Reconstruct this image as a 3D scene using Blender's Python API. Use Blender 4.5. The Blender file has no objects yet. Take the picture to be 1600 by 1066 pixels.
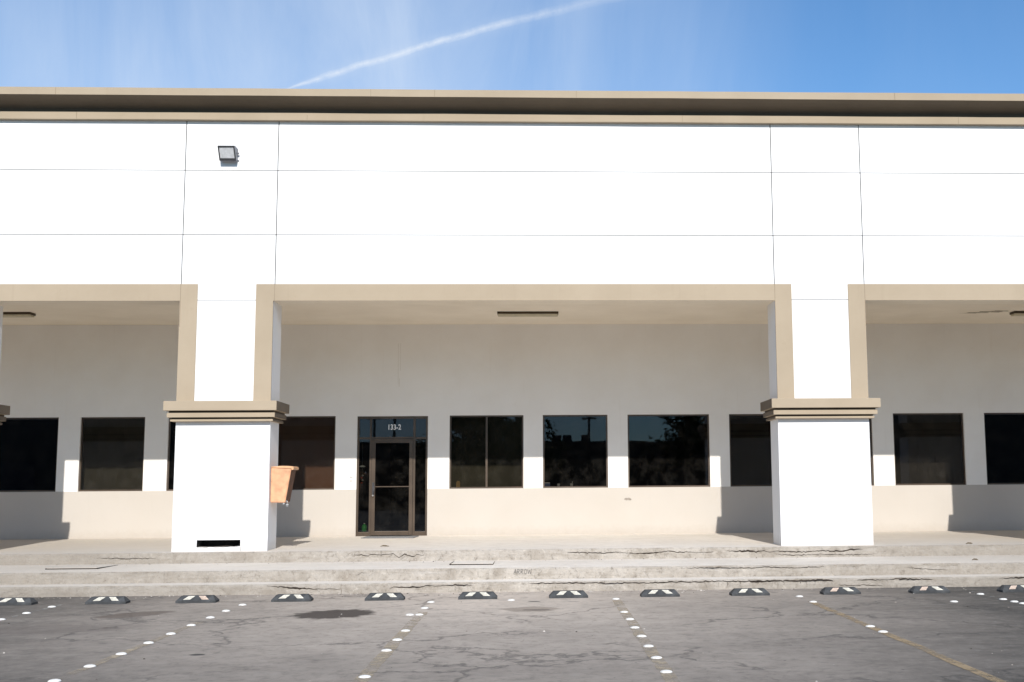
import bpy, bmesh, math, random
from mathutils import Vector, Matrix, noise
R = math.radians
random.seed(7)
scene = bpy.context.scene
col = scene.collection

# ------------------------------------------------------------------ materials
def new_mat(name):
    m = bpy.data.materials.new(name); m.use_nodes = True
    nt = m.node_tree; nt.nodes.clear()
    out = nt.nodes.new('ShaderNodeOutputMaterial')
    return m, nt, out
class NT:
    def __init__(s, nt): s.nt = nt
    def n(s, t, **kw):
        x = s.nt.nodes.new(t)
        for k, v in kw.items(): setattr(x, k, v)
        return x
    def link(s, a, b): s.nt.links.new(a, b)
    def set(s, sock, v):
        if isinstance(v, bpy.types.NodeSocket): s.link(v, sock)
        else: sock.default_value = v
    def math(s, op, a, b=None, c=None, clamp=False):
        x = s.n('ShaderNodeMath', operation=op, use_clamp=clamp)
        s.set(x.inputs[0], a)
        if b is not None: s.set(x.inputs[1], b)
        if c is not None: s.set(x.inputs[2], c)
        return x.outputs[0]
    def ramp(s, f, p0, p1, v0=0., v1=1.):
        x = s.n('ShaderNodeMapRange', clamp=True)
        s.set(x.inputs[0], f); x.inputs[1].default_value = p0; x.inputs[2].default_value = p1
        x.inputs[3].default_value = v0; x.inputs[4].default_value = v1
        return x.outputs[0]
    def mix(s, f, a, b, mode='MIX'):
        x = s.n('ShaderNodeMix', data_type='RGBA', blend_type=mode)
        s.set(x.inputs[0], f)
        for k, v in ((6, a), (7, b)):
            if isinstance(v, bpy.types.NodeSocket): s.link(v, x.inputs[k])
            else: x.inputs[k].default_value = (*v[:3], 1)
        return x.outputs[2]
    def coord(s, kind='Object', scale=(1, 1, 1), rot=(0, 0, 0), loc=(0, 0, 0)):
        t = s.n('ShaderNodeTexCoord'); m = s.n('ShaderNodeMapping')
        m.inputs['Scale'].default_value = scale; m.inputs['Rotation'].default_value = rot
        m.inputs['Location'].default_value = loc
        s.link(t.outputs[kind], m.inputs[0]); return m.outputs[0]
    def noise(s, vec, scale, detail=4, rough=.55, dist=0.):
        x = s.n('ShaderNodeTexNoise')
        s.link(vec, x.inputs['Vector']); x.inputs['Scale'].default_value = scale
        x.inputs['Detail'].default_value = detail; x.inputs['Roughness'].default_value = rough
        x.inputs['Distortion'].default_value = dist
        return x.outputs['Fac']
    def bsdf(s, out, color, rough=.8, bump=None, bstr=.3, bdist=.01, spec=.3, metal=0.):
        b = s.n('ShaderNodeBsdfPrincipled')
        if isinstance(color, bpy.types.NodeSocket): s.link(color, b.inputs['Base Color'])
        else: b.inputs['Base Color'].default_value = (*color[:3], 1)
        s.set(b.inputs['Roughness'], rough); b.inputs['Metallic'].default_value = metal
        b.inputs['Specular IOR Level'].default_value = spec
        if bump is not None:
            u = s.n('ShaderNodeBump'); u.inputs['Strength'].default_value = bstr
            u.inputs['Distance'].default_value = bdist
            s.link(bump, u.inputs['Height']); s.link(u.outputs[0], b.inputs['Normal'])
        s.link(b.outputs[0], out.inputs['Surface'])
        return b

def simple(name, color, rough=.6, var=.12, vscale=3., fine=60., bstr=.15, bdist=.004, metal=0., spec=.3):
    m, nt, out = new_mat(name); g = NT(nt)
    c = g.coord()
    a = g.noise(c, vscale, 5)
    f = g.noise(c, fine, 3)
    cc = g.mix(g.ramp(a, .3, .7), [x * (1 - var) for x in color], [min(1, x * (1 + var * .6)) for x in color])
    g.bsdf(out, cc, rough, f, bstr, bdist, spec, metal)
    return m

def stucco(name, color, stain=(.45, .4, .34), amount=.12, low=None):
    """painted render: faint rain streaks, soft blotches, fine grain"""
    m, nt, out = new_mat(name); g = NT(nt)
    c = g.coord('Object')
    blot = g.noise(c, .9, 6, .6)
    cs = g.coord('Object', (6, 6, .35))
    streak = g.noise(cs, 1.4, 5, .6)
    fine = g.noise(c, 9, 5, .7)
    grain = g.noise(c, 130, 2)
    cc = g.mix(g.ramp(blot, .35, .75, 0, amount), color, stain)
    cc = g.mix(g.ramp(streak, .60, .85, 0, amount * .7), cc, stain)
    cc = g.mix(g.ramp(fine, .62, .8, 0, amount * .8), cc, stain)
    if low is not None:      # splash dirt near the floor line
        geo = g.n('ShaderNodeNewGeometry'); sp = g.n('ShaderNodeSeparateXYZ'); g.link(geo.outputs['Position'], sp.inputs[0])
        h = g.math('ADD', sp.outputs[2], g.math('MULTIPLY', g.math('SUBTRACT', fine, .5), .25))
        cc = g.mix(g.ramp(h, low, low + .22, .38, 0), cc, (.36, .31, .26))
    b = g.math('ADD', g.math('MULTIPLY', grain, .5), g.math('MULTIPLY', fine, .8))
    g.bsdf(out, cc, .85, b, .25, .006, .2)
    return m

M = {}
M['white'] = stucco('white_paint', (.82, .82, .82), amount=.06)
M['pillar'] = stucco('white_pillar_paint', (.79, .79, .795), amount=.08, low=.5)
M['porch_white'] = stucco('porch_white_paint', (.85, .835, .805), stain=(.5, .42, .33), amount=.16)
M['cream'] = stucco('cream_paint', (.515, .478, .436), stain=(.40, .35, .29), amount=.18, low=.56)
M['ceiling'] = stucco('ceiling_paint', (.85, .77, .645), stain=(.46, .38, .27), amount=.22)
M['beige'] = stucco('beige_trim_paint', (.405, .332, .245), stain=(.30, .24, .17), amount=.45)
M['beige_side'] = stucco('weathered_beige_paint', (.20, .16, .12), stain=(.10, .08, .06), amount=.7)  # darker beige, given to the side faces of the capitals
M['trim_joint'] = simple('trim_joint', (.25, .20, .145), .9)
M['porch_streak'] = simple('faint_wall_stain', (.72, .69, .64), .9)
M['soot'] = simple('soot', (.40, .35, .28), 1, .5, 8)
M['cove'] = stucco('brown_cove_paint', (.15, .118, .085), stain=(.08, .065, .05), amount=.4)  # beige darkened: shade of cornice cove and capital recesses put into the colour
M['joint'] = simple('joint_sealant', (.07, .06, .055), .95)
M['bronze'] = simple('bronze_frame', (.10, .075, .058), .42, .25, 2, 40, .05, .002, .6, .5)
M['bronze_door'] = simple('bronze_door', (.105, .078, .058), .38, .25, 2, 40, .05, .002, .6, .5)
M['black'] = simple('black_rubber', (.062, .065, .068), .85, .45, 9, 150, .5, .004)
M['dark'] = simple('dark_interior', (.035, .033, .03), .9)
M['void'] = simple('void', (.01, .01, .01), 1)
M['inside_floor'] = simple('inside_floor', (.10, .095, .09), .5)
M['reflector'] = simple('cream_reflector', (.62, .59, .51), .45, .35, 30)
M['reflector_pink'] = simple('faded_reflector', (.56, .44, .36), .5, .35, 30)
M['stud'] = simple('stud_white', (.78, .77, .74), .4, .3, 22, 80, .1, .002, 0, .5)
M['crack'] = simple('crack_dark', (.045, .034, .026), 1, .5, 5)
M['grime'] = simple('grime', (.26, .23, .2), 1, .5, 8)
M['orange'] = simple('orange_plastic', (.68, .36, .20), .5, .28, 7, 60, .06, .002, 0, .45)
M['orange_lip'] = simple('orange_lip', (.70, .40, .22), .4, .2, 8)
M['brown_face'] = simple('stained_orange', (.13, .055, .03), .6, .5, 12)  # orange browned down: shade on the bin's right face painted into it
M['steel'] = simple('steel', (.62, .62, .62), .3, .2, 12, 60, .05, .001, .9, .5)
M['lamp_body'] = simple('lamp_body', (.20, .21, .24), .5, .2, 9, 60, .1, .002, .3)
M['lamp_dark'] = simple('lamp_dark', (.05, .05, .055), .5)
M['lens'] = simple('lamp_lens', (.62, .63, .65), .15, .15, 18, 30, .4, .01, 0, .6)
M['tube_cover'] = simple('yellowed_diffuser', (.52, .46, .33), .5, .2, 6)
M['ltbrown'] = simple('light_housing', (.07, .05, .03), .6)
M['letter'] = simple('white_vinyl', (.82, .83, .84), .5, .05)
M['drape_brown'] = simple('brown_drape', (.47, .25, .16), .9, .06, 2)
M['drape_olive'] = simple('olive_drape', (.17, .16, .12), .9, .15, 2)
M['drape_black'] = simple('charcoal_drape', (.13, .12, .105), .9, .15, 2)
M['mat'] = simple('door_mat', (.24, .24, .245), .95, .25, 30, 200, .6, .01)
M['wood'] = simple('pale_wood', (.66, .44, .2), .6)
M['cup'] = simple('paper_cup', (.85, .85, .83), .5)
M['red'] = simple('red_cloth', (.55, .08, .05), .7)
M['green'] = simple('green_plastic', (.05, .5, .09), .35)
M['blue'] = simple('blue_box', (.12, .16, .3), .5)
M['ornament'] = simple('pale_ornament', (.6, .65, .62), .5)
M['pen'] = simple('graffiti_pen', (.17, .16, .155), .9)
M['leafdry'] = simple('dry_leaf', (.12, .09, .05), .9)
M['opp'] = simple('opposite_wall_paint', (.15, .135, .12), .9, .3, .4)
M['tank'] = simple('rooftop_unit', (.10, .10, .11), .8)
M['polewood'] = simple('pole_wood', (.14, .12, .10), .9)
M['bark'] = simple('bark', (.10, .075, .05), .95, .3, 8, 30, .8, .03)
M['roof'] = simple('roof_membrane', (.4, .39, .37), .9)

def foliage_mat():
    m, nt, out = new_mat('foliage'); g = NT(nt)
    a = g.noise(g.coord(), 1.3, 4)
    cc = g.mix(g.ramp(a, .35, .65), (.035, .055, .018), (.09, .13, .04))
    g.bsdf(out, cc, .7)
    return m
M['leaf'] = foliage_mat()

def glass_mat(name, tint):
    m, nt, out = new_mat(name); g = NT(nt)
    t = g.n('ShaderNodeBsdfTransparent'); t.inputs[0].default_value = (*tint, 1)
    gl = g.n('ShaderNodeBsdfGlossy'); gl.inputs['Roughness'].default_value = .012
    gl.inputs[0].default_value = (.72, .80, .95, 1)
    fr = g.n('ShaderNodeFresnel'); fr.inputs[0].default_value = 1.5
    c = g.coord(); nz = g.noise(c, 1.1, 2)
    bp = g.n('ShaderNodeBump'); bp.inputs['Strength'].default_value = .03; bp.inputs['Distance'].default_value = .02
    g.link(nz, bp.inputs['Height']); g.link(bp.outputs[0], gl.inputs['Normal'])
    mx = g.n('ShaderNodeMixShader'); g.link(fr.outputs[0], mx.inputs[0]); g.link(t.outputs[0], mx.inputs[1]); g.link(gl.outputs[0], mx.inputs[2])
    # thin film of dust on the outside, a little heavier towards the sill
    d = g.n('ShaderNodeBsdfDiffuse'); d.inputs[0].default_value = (.5, .46, .4, 1)
    dn = g.noise(g.coord('Object', (1, 1, 1)), 4., 7, .65)
    mx2 = g.n('ShaderNodeMixShader'); g.link(g.ramp(dn, .45, .85, .002, .03), mx2.inputs[0])
    g.link(mx.outputs[0], mx2.inputs[1]); g.link(d.outputs[0], mx2.inputs[2])
    g.link(mx2.outputs[0], out.inputs['Surface'])
    return m
M['glass'] = glass_mat('tinted_glass', (.31, .30, .28))

def concrete(name, base, dark, dirt, kind):
    m, nt, out = new_mat(name); g = NT(nt)
    c = g.coord()
    big = g.noise(c, .45, 5, .6)
    med = g.noise(c, 2.6, 7, .68, .4)
    fin = g.noise(c, 22, 6, .72)
    grit = g.noise(c, 160, 2)
    sx = g.noise(g.coord('Object', (.7, 5, 7)), 2.2, 6, .7)
    rs = kind == 'riser'
    cc = g.mix(g.ramp(big, .3, .7), base, dark)
    cc = g.mix(g.ramp(med, .44, .70, 0, .9 if rs else .40), cc, dirt)
    cc = g.mix(g.ramp(sx, .50, .70, 0, .7 if rs else .35), cc, dirt)
    chips = g.noise(g.coord(loc=(4, 9, 2)), 9, 8, .78, .5)
    cc = g.mix(g.ramp(chips, .54, .66, 0, .85 if rs else .22), cc, [x * .62 for x in dirt])
    cc = g.mix(g.ramp(chips, .44, .34, 0, .55 if rs else .2), cc, [min(.85, x * 1.3) for x in base])
    cc = g.mix(g.ramp(fin, .55, .72, 0, .6 if rs else .25), cc, [x * .6 for x in dirt])
    # vignette put into the concrete colour: greyer towards both ends of the frontage
    geo = g.n('ShaderNodeNewGeometry'); sp = g.n('ShaderNodeSeparateXYZ'); g.link(geo.outputs['Position'], sp.inputs[0])
    ax = g.math('ABSOLUTE', g.math('ADD', sp.outputs[0], g.math('MULTIPLY', g.math('SUBTRACT', big, .5), 5)))
    cc = g.mix(g.ramp(ax, 1.5, 9.5, 0, .85), cc, [dark[0] * .66, dark[1] * .645, dark[2] * .62])
    if kind == 'riser':
        vor = g.n('ShaderNodeTexVoronoi', feature='DISTANCE_TO_EDGE')
        va = g.n('ShaderNodeVectorMath', operation='ADD'); nn = g.n('ShaderNodeTexNoise'); nn.inputs['Scale'].default_value = 4; nn.inputs['Detail'].default_value = 6
        g.link(g.coord(scale=(1.4, 1.4, 4)), va.inputs[0]); g.link(nn.outputs['Color'], va.inputs[1]); g.link(va.outputs[0], vor.inputs['Vector']); vor.inputs['Scale'].default_value = 1.6
        g.link(c, nn.inputs['Vector'])
        ck = g.math('MULTIPLY', g.ramp(vor.outputs['Distance'], .03, .004), g.ramp(big, .56, .66))
        cc = g.mix(g.math('MULTIPLY', ck, .5), cc, (.07, .055, .04))
    b = g.math('ADD', g.math('MULTIPLY', fin, .6), g.math('MULTIPLY', chips, -1.))
    g.bsdf(out, cc, .92, b, 1. if kind == 'riser' else .35, .03 if kind == 'riser' else .012, .15)
    return m
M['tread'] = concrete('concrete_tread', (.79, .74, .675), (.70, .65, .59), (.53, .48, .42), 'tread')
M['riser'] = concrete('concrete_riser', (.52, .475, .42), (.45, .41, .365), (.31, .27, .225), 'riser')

def asphalt():
    m, nt, out = new_mat('worn_asphalt'); g = NT(nt)
    c = g.coord()
    geo = g.n('ShaderNodeNewGeometry'); sp = g.n('ShaderNodeSeparateXYZ'); g.link(geo.outputs['Position'], sp.inputs[0])
    X, Y = sp.outputs[0], sp.outputs[1]
    big = g.noise(c, .35, 6, .6)
    med = g.noise(c, 1.7, 8, .7, .6)
    smear = g.noise(g.coord('Object', (.45, 2.6, 1), (0, 0, R(6))), 1.3, 7, .68, .3)
    fin = g.noise(c, 34, 5, .75)
    grit = g.noise(c, 240, 2)
    cc = g.mix(g.ramp(med, .3, .7), (.108, .099, .089), (.070, .064, .058))
    cc = g.mix(g.ramp(smear, .48, .75, 0, .6), cc, (.18, .168, .15))
    cc = g.mix(g.ramp(smear, .45, .25, 0, .5), cc, (.075, .074, .072))
    # pale dust carried off the steps, plus the vignette's bright middle painted in
    wob = g.math('MULTIPLY', g.math('SUBTRACT', big, .5), 3.0)
    dx = g.math('MULTIPLY', g.math('ADD', X, .7), .88); dy = g.math('MULTIPLY', g.math('SUBTRACT', Y, 18.6), .44)
    d = g.math('SQRT', g.math('ADD', g.math('MULTIPLY', dx, dx), g.math('MULTIPLY', dy, dy)))
    dust_vignette = g.ramp(g.math('ADD', d, wob), 6.3, .5, 0, 1.)
    dust_vignette = g.math('MULTIPLY', dust_vignette, g.ramp(med, .25, .75, 1.08, .72))
    cc = g.mix(dust_vignette, cc, (.60, .52, .445))
    cc = g.mix(g.ramp(fin, .62, .8, 0, .35), cc, (.06, .058, .055))
    cc = g.mix(g.ramp(fin, .38, .24, 0, .3), cc, (.34, .32, .29))
    mott = g.noise(g.coord(loc=(7, 3, 0)), 7, 7, .74, .4)
    cc = g.mix(g.ramp(mott, .50, .68, 0, .42), cc, (.075, .072, .068))
    cc = g.mix(g.ramp(mott, .46, .32, 0, .30), cc, (.36, .335, .30))
    flk = g.noise(g.coord(loc=(1, 5, 0)), 11, 4, .6)
    cc = g.mix(g.ramp(flk, .735, .76, 0, .8), cc, (.62, .60, .56))
    pit = g.noise(g.coord(loc=(15, 2, 0)), 8, 3, .55)
    cc = g.mix(g.ramp(pit, .72, .75, 0, .7), cc, (.05, .047, .043))
    # crack network
    def cracks(scale, w0, w1, lo, hi, amt, cc, seed):
        vor = g.n('ShaderNodeTexVoronoi', feature='DISTANCE_TO_EDGE'); vor.inputs['Scale'].default_value = scale
        nn = g.n('ShaderNodeTexNoise'); nn.inputs['Scale'].default_value = 1.1; nn.inputs['Detail'].default_value = 8; nn.inputs['Roughness'].default_value = .6
        co = g.coord(loc=(seed, seed * 1.7, 0)); g.link(co, nn.inputs['Vector'])
        sc = g.n('ShaderNodeVectorMath', operation='SCALE'); g.link(nn.outputs['Color'], sc.inputs[0]); sc.inputs['Scale'].default_value = 1.6
        va = g.n('ShaderNodeVectorMath', operation='ADD'); g.link(co, va.inputs[0]); g.link(sc.outputs[0], va.inputs[1]); g.link(va.outputs[0], vor.inputs['Vector'])
        msk = g.noise(co, .33, 3)
        k = g.math('MULTIPLY', g.ramp(vor.outputs['Distance'], w1, w0), g.ramp(msk, lo, hi))
        return g.mix(g.math('MULTIPLY', k, amt), cc, (.05, .048, .046)), k
    cc, k1 = cracks(.36, .003, .017, .40, .50, .5, cc, 3.1)
    cc, k2 = cracks(1.0, .003, .014, .54, .64, .33, cc, 11.3)
    # oil / damp stains
    def stain(cx, cy, a, b, rot, amt, colr, cc):
        ca, sa = math.cos(rot), math.sin(rot)
        ux = g.math('SUBTRACT', X, cx); uy = g.math('SUBTRACT', Y, cy)
        p = g.math('DIVIDE', g.math('ADD', g.math('MULTIPLY', ux, ca), g.math('MULTIPLY', uy, sa)), a)
        q = g.math('DIVIDE', g.math('SUBTRACT', g.math('MULTIPLY', uy, ca), g.math('MULTIPLY', ux, sa)), b)
        r = g.math('SQRT', g.math('ADD', g.math('MULTIPLY', p, p), g.math('MULTIPLY', q, q)))
        r = g.math('ADD', r, g.math('MULTIPLY', g.math('SUBTRACT', g.noise(c, 5, 4), .5), .9))
        return g.mix(g.ramp(r, 1.05, .82, 0, amt), cc, colr)
    cc = stain(-2.62, 15.72, .62, .50, R(55), .96, (.075, .062, .053), cc)
    cc = stain(-5.25, 15.95, .52, .30, R(50), .8, (.135, .11, .092), cc)
    cc = stain(-5.9, 14.4, 1.3, .5, R(10), .3, (.12, .10, .09), cc)
    cc = stain(-.09, 16.05, .40, .34, 0, .55, (.20, .165, .13), cc)
    cc = stain(-.02, 15.95, .20, .12, 0, .55, (.10, .08, .07), cc)
    cc = stain(-.05, 17.08, .09, .07, 0, .8, (.06, .06, .06), cc)
    cc = stain(-3.35, 12.1, .08, .07, 0, .85, (.03, .03, .03), cc)
    cc = stain(.5, 17.0, .10, .03, 0, .7, (.06, .06, .06), cc)
    b = g.math('ADD', g.math('MULTIPLY', fin, .8), g.math('MULTIPLY', grit, .5))
    b = g.math('SUBTRACT', b, g.math('MULTIPLY', g.math('ADD', k1, k2), .8))
    g.bsdf(out, cc, .93, b, .55, .012, .2)
    return m
M['asphalt'] = asphalt()

def worn_paint(name, color, lo, hi):
    m, nt, out = new_mat(name); g = NT(nt)
    c = g.coord(); n1 = g.noise(c, 5.5, 8, .8); n2 = g.noise(c, 1.0, 2)
    f = g.ramp(g.math('ADD', g.math('MULTIPLY', n1, .7), g.math('MULTIPLY', n2, .3)), lo, hi, 0, .85)
    t = g.n('ShaderNodeBsdfTransparent'); d = g.n('ShaderNodeBsdfDiffuse')
    g.link(g.mix(g.noise(c, 14, 4), color, [x * .7 for x in color]), d.inputs[0])
    mx = g.n('ShaderNodeMixShader'); g.link(f, mx.inputs[0]); g.link(t.outputs[0], mx.inputs[1]); g.link(d.outputs[0], mx.inputs[2])
    g.link(mx.outputs[0], out.inputs['Surface']); return m
M['paint_tan'] = worn_paint('worn_tan_paint', (.52, .44, .33), .45, .57)
M['paint_yellow'] = worn_paint('worn_yellow_paint', (.44, .34, .22), .40, .54)
M['paint_white'] = worn_paint('worn_white_paint', (.5, .49, .46), .46, .60)

# ------------------------------------------------------------------ mesh helpers
class MB:
    def __init__(s): s.bm = bmesh.new(); s.mats = []
    def mi(s, m):
        m = M[m] if isinstance(m, str) else m
        if m not in s.mats: s.mats.append(m)
        return s.mats.index(m)
    def box(s, x0, x1, y0, y1, z0, z1, m, bev=0.):
        i = s.mi(m)
        vs = [s.bm.verts.new((x, y, z)) for x in (x0, x1) for y in (y0, y1) for z in (z0, z1)]
        q = [(0, 1, 3, 2), (4, 6, 7, 5), (0, 4, 5, 1), (2, 3, 7, 6), (0, 2, 6, 4), (1, 5, 7, 3)]
        fs = [s.bm.faces.new([vs[k] for k in f]) for f in q]
        for f in fs: f.material_index = i
        if bev > 0:
            es = list({e for f in fs for e in f.edges})
            r = bmesh.ops.bevel(s.bm, geom=es, offset=bev, segments=2, affect='EDGES', profile=.6)
            for f in r['faces']: f.material_index = i
        return s
    def poly(s, pts, m):
        f = s.bm.faces.new([s.bm.verts.new(p) for p in pts]); f.material_index = s.mi(m); return f
    def prism(s, prof, x0, x1, m, axis='X'):
        """closed profile of (a,b): axis X -> (y,z); axis Y -> (x,z)"""
        i = s.mi(m)
        def P(t, a, b): return (t, a, b) if axis == 'X' else (a, t, b)
        A = [s.bm.verts.new(P(x0, a, b)) for a, b in prof]; B = [s.bm.verts.new(P(x1, a, b)) for a, b in prof]
        n = len(prof); fs = [s.bm.faces.new(A), s.bm.faces.new(B[::-1])]
        for k in range(n): fs.append(s.bm.faces.new([A[k], B[k], B[(k + 1) % n], A[(k + 1) % n]]))
        for f in fs: f.material_index = i
        return fs
    def tube(s, pts, rad, m, seg=10):
        i = s.mi(m); rings = []
        rad = rad if isinstance(rad, (list, tuple)) else [rad] * len(pts)
        pts = [Vector(p) for p in pts]
        for k, p in enumerate(pts):
            d = (pts[min(k + 1, len(pts) - 1)] - pts[max(k - 1, 0)]).normalized()
            u = d.orthogonal().normalized(); v = d.cross(u)
            if rings:   # keep twist low
                pass
            rings.append([s.bm.verts.new(p + (u * math.cos(2 * math.pi * j / seg) + v * math.sin(2 * math.pi * j / seg)) * rad[k]) for j in range(seg)])
        for a, b in zip(rings, rings[1:]):
            for j in range(seg):
                f = s.bm.faces.new([a[j], a[(j + 1) % seg], b[(j + 1) % seg], b[j]]); f.material_index = i; f.smooth = True
        for r in (rings[0][::-1], rings[-1]):
            f = s.bm.faces.new(r); f.material_index = i
        return s
    def ribbon(s, pts, w, m, y, seed=0, taper=True):
        """jagged crack in a vertical plane y=const; pts (x,z)"""
        rnd = random.Random(seed); i = s.mi(m); P = []
        for (a, b), (c, d) in zip(pts, pts[1:]):
            n = max(2, int(math.hypot(c - a, d - b) / .035))
            for k in range(n):
                t = k / n; P.append((a + (c - a) * t + rnd.uniform(-.008, .008), b + (d - b) * t + rnd.uniform(-.008, .008)))
        P.append(pts[-1]); prev = None
        for k, (a, b) in enumerate(P):
            e = min(1, min(k, len(P) - 1 - k) / 4) if taper else 1
            ww = w * (.25 + .75 * e) * (.35 + 1.1 * max(0, noise.noise(Vector((a * 2.3, seed, 0))) + .45)) * rnd.uniform(.6, 1.2)
            cur = (s.bm.verts.new((a, y, b - ww * .5)), s.bm.verts.new((a, y, b + ww * .5)))
            if prev:
                f = s.bm.faces.new([prev[0], cur[0], cur[1], prev[1]]); f.material_index = i
            prev = cur
        return s
    def build(s, name, parent=None, smooth=False, recalc=True, shift=None):
        if recalc: bmesh.ops.recalc_face_normals(s.bm, faces=s.bm.faces)
        if shift is not None: bmesh.ops.translate(s.bm, vec=shift, verts=s.bm.verts)
        me = bpy.data.meshes.new(name); s.bm.to_mesh(me); s.bm.free()
        for m in s.mats: me.materials.append(m)
        if smooth:
            for p in me.polygons: p.use_smooth = True
        o = bpy.data.objects.new(name, me); col.objects.link(o)
        if parent: o.parent = parent
        return o
def tag(o, label=None, cat=None, group=None, kind=None):
    if label: o['label'] = label
    if cat: o['category'] = cat
    if group: o['group'] = group
    if kind: o['kind'] = kind
    return o
def empty(name, loc=(0, 0, 0)):
    o = bpy.data.objects.new(name, None); col.objects.link(o); o.location = loc; return o
def shifted(mb, name, parent):
    """part modelled in world coordinates, parented to a thing whose base is not the origin"""
    return mb.build(name, parent, shift=-Vector(parent.location))

# ------------------------------------------------------------------ layout (metres; wall runs along X, camera stands at Y=0)
YF, YB = 21.30, 25.95          # facade plane, back wall of the porch
ZP, ZPB = .522, .575           # porch floor at its edge and at the wall
ZS = 1.575                     # window sill / top of the cream band
PIL = [(-22.30, -20.64), (-11.49, -9.83), (-6.41, -4.75), (4.36, 6.03), (9.49, 11.15), (20.30, 21.96)]
OPEN = [(-20.64, -11.49), (-9.83, -6.41), (-4.75, 4.36), (6.03, 9.49), (11.15, 20.30)]
XL, XR = -22.30, 21.96

# ------------------------------------------------------------------ ground
mb = MB(); mb.poly([(-400, -400, 0), (400, -400, 0), (400, 400, 0), (-400, 400, 0)], 'asphalt')
tag(mb.build('ground'), kind='structure')

def ground_strip(x, y0, y1, w, m, seed):
    rnd = random.Random(seed); b = MB(); i = b.mi(m); prev = None; n = int((y1 - y0) / .15)
    for k in range(n + 1):
        y = y0 + (y1 - y0) * k / n; dx = .025 * noise.noise(Vector((y * .8, seed, 0))); h = w * .5 * (1 + .25 * noise.noise(Vector((y * 3, seed, 5))))
        cur = (b.bm.verts.new((x + dx - h, y, .004)), b.bm.verts.new((x + dx + h, y, .004)))
        if prev:
            f = b.bm.faces.new([prev[0], prev[1], cur[1], cur[0]]); f.material_index = i
        prev = cur
    return tag(b.build('parking_line'), kind='structure')
ground_strip(-6.75, 6, 17.4, .05, 'paint_white', 1)
ground_strip(-4.13, 5, 15.0, .10, 'paint_tan', 2)
ground_strip(-1.50, 5, 15.8, .13, 'paint_tan', 3)
ground_strip(1.12, 5, 17.2, .13, 'paint_tan', 4)
ground_strip(3.79, 5, 16.6, .11, 'paint_yellow', 5)
ground_strip(6.50, 8, 17.8, .06, 'paint_white', 6)

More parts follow.
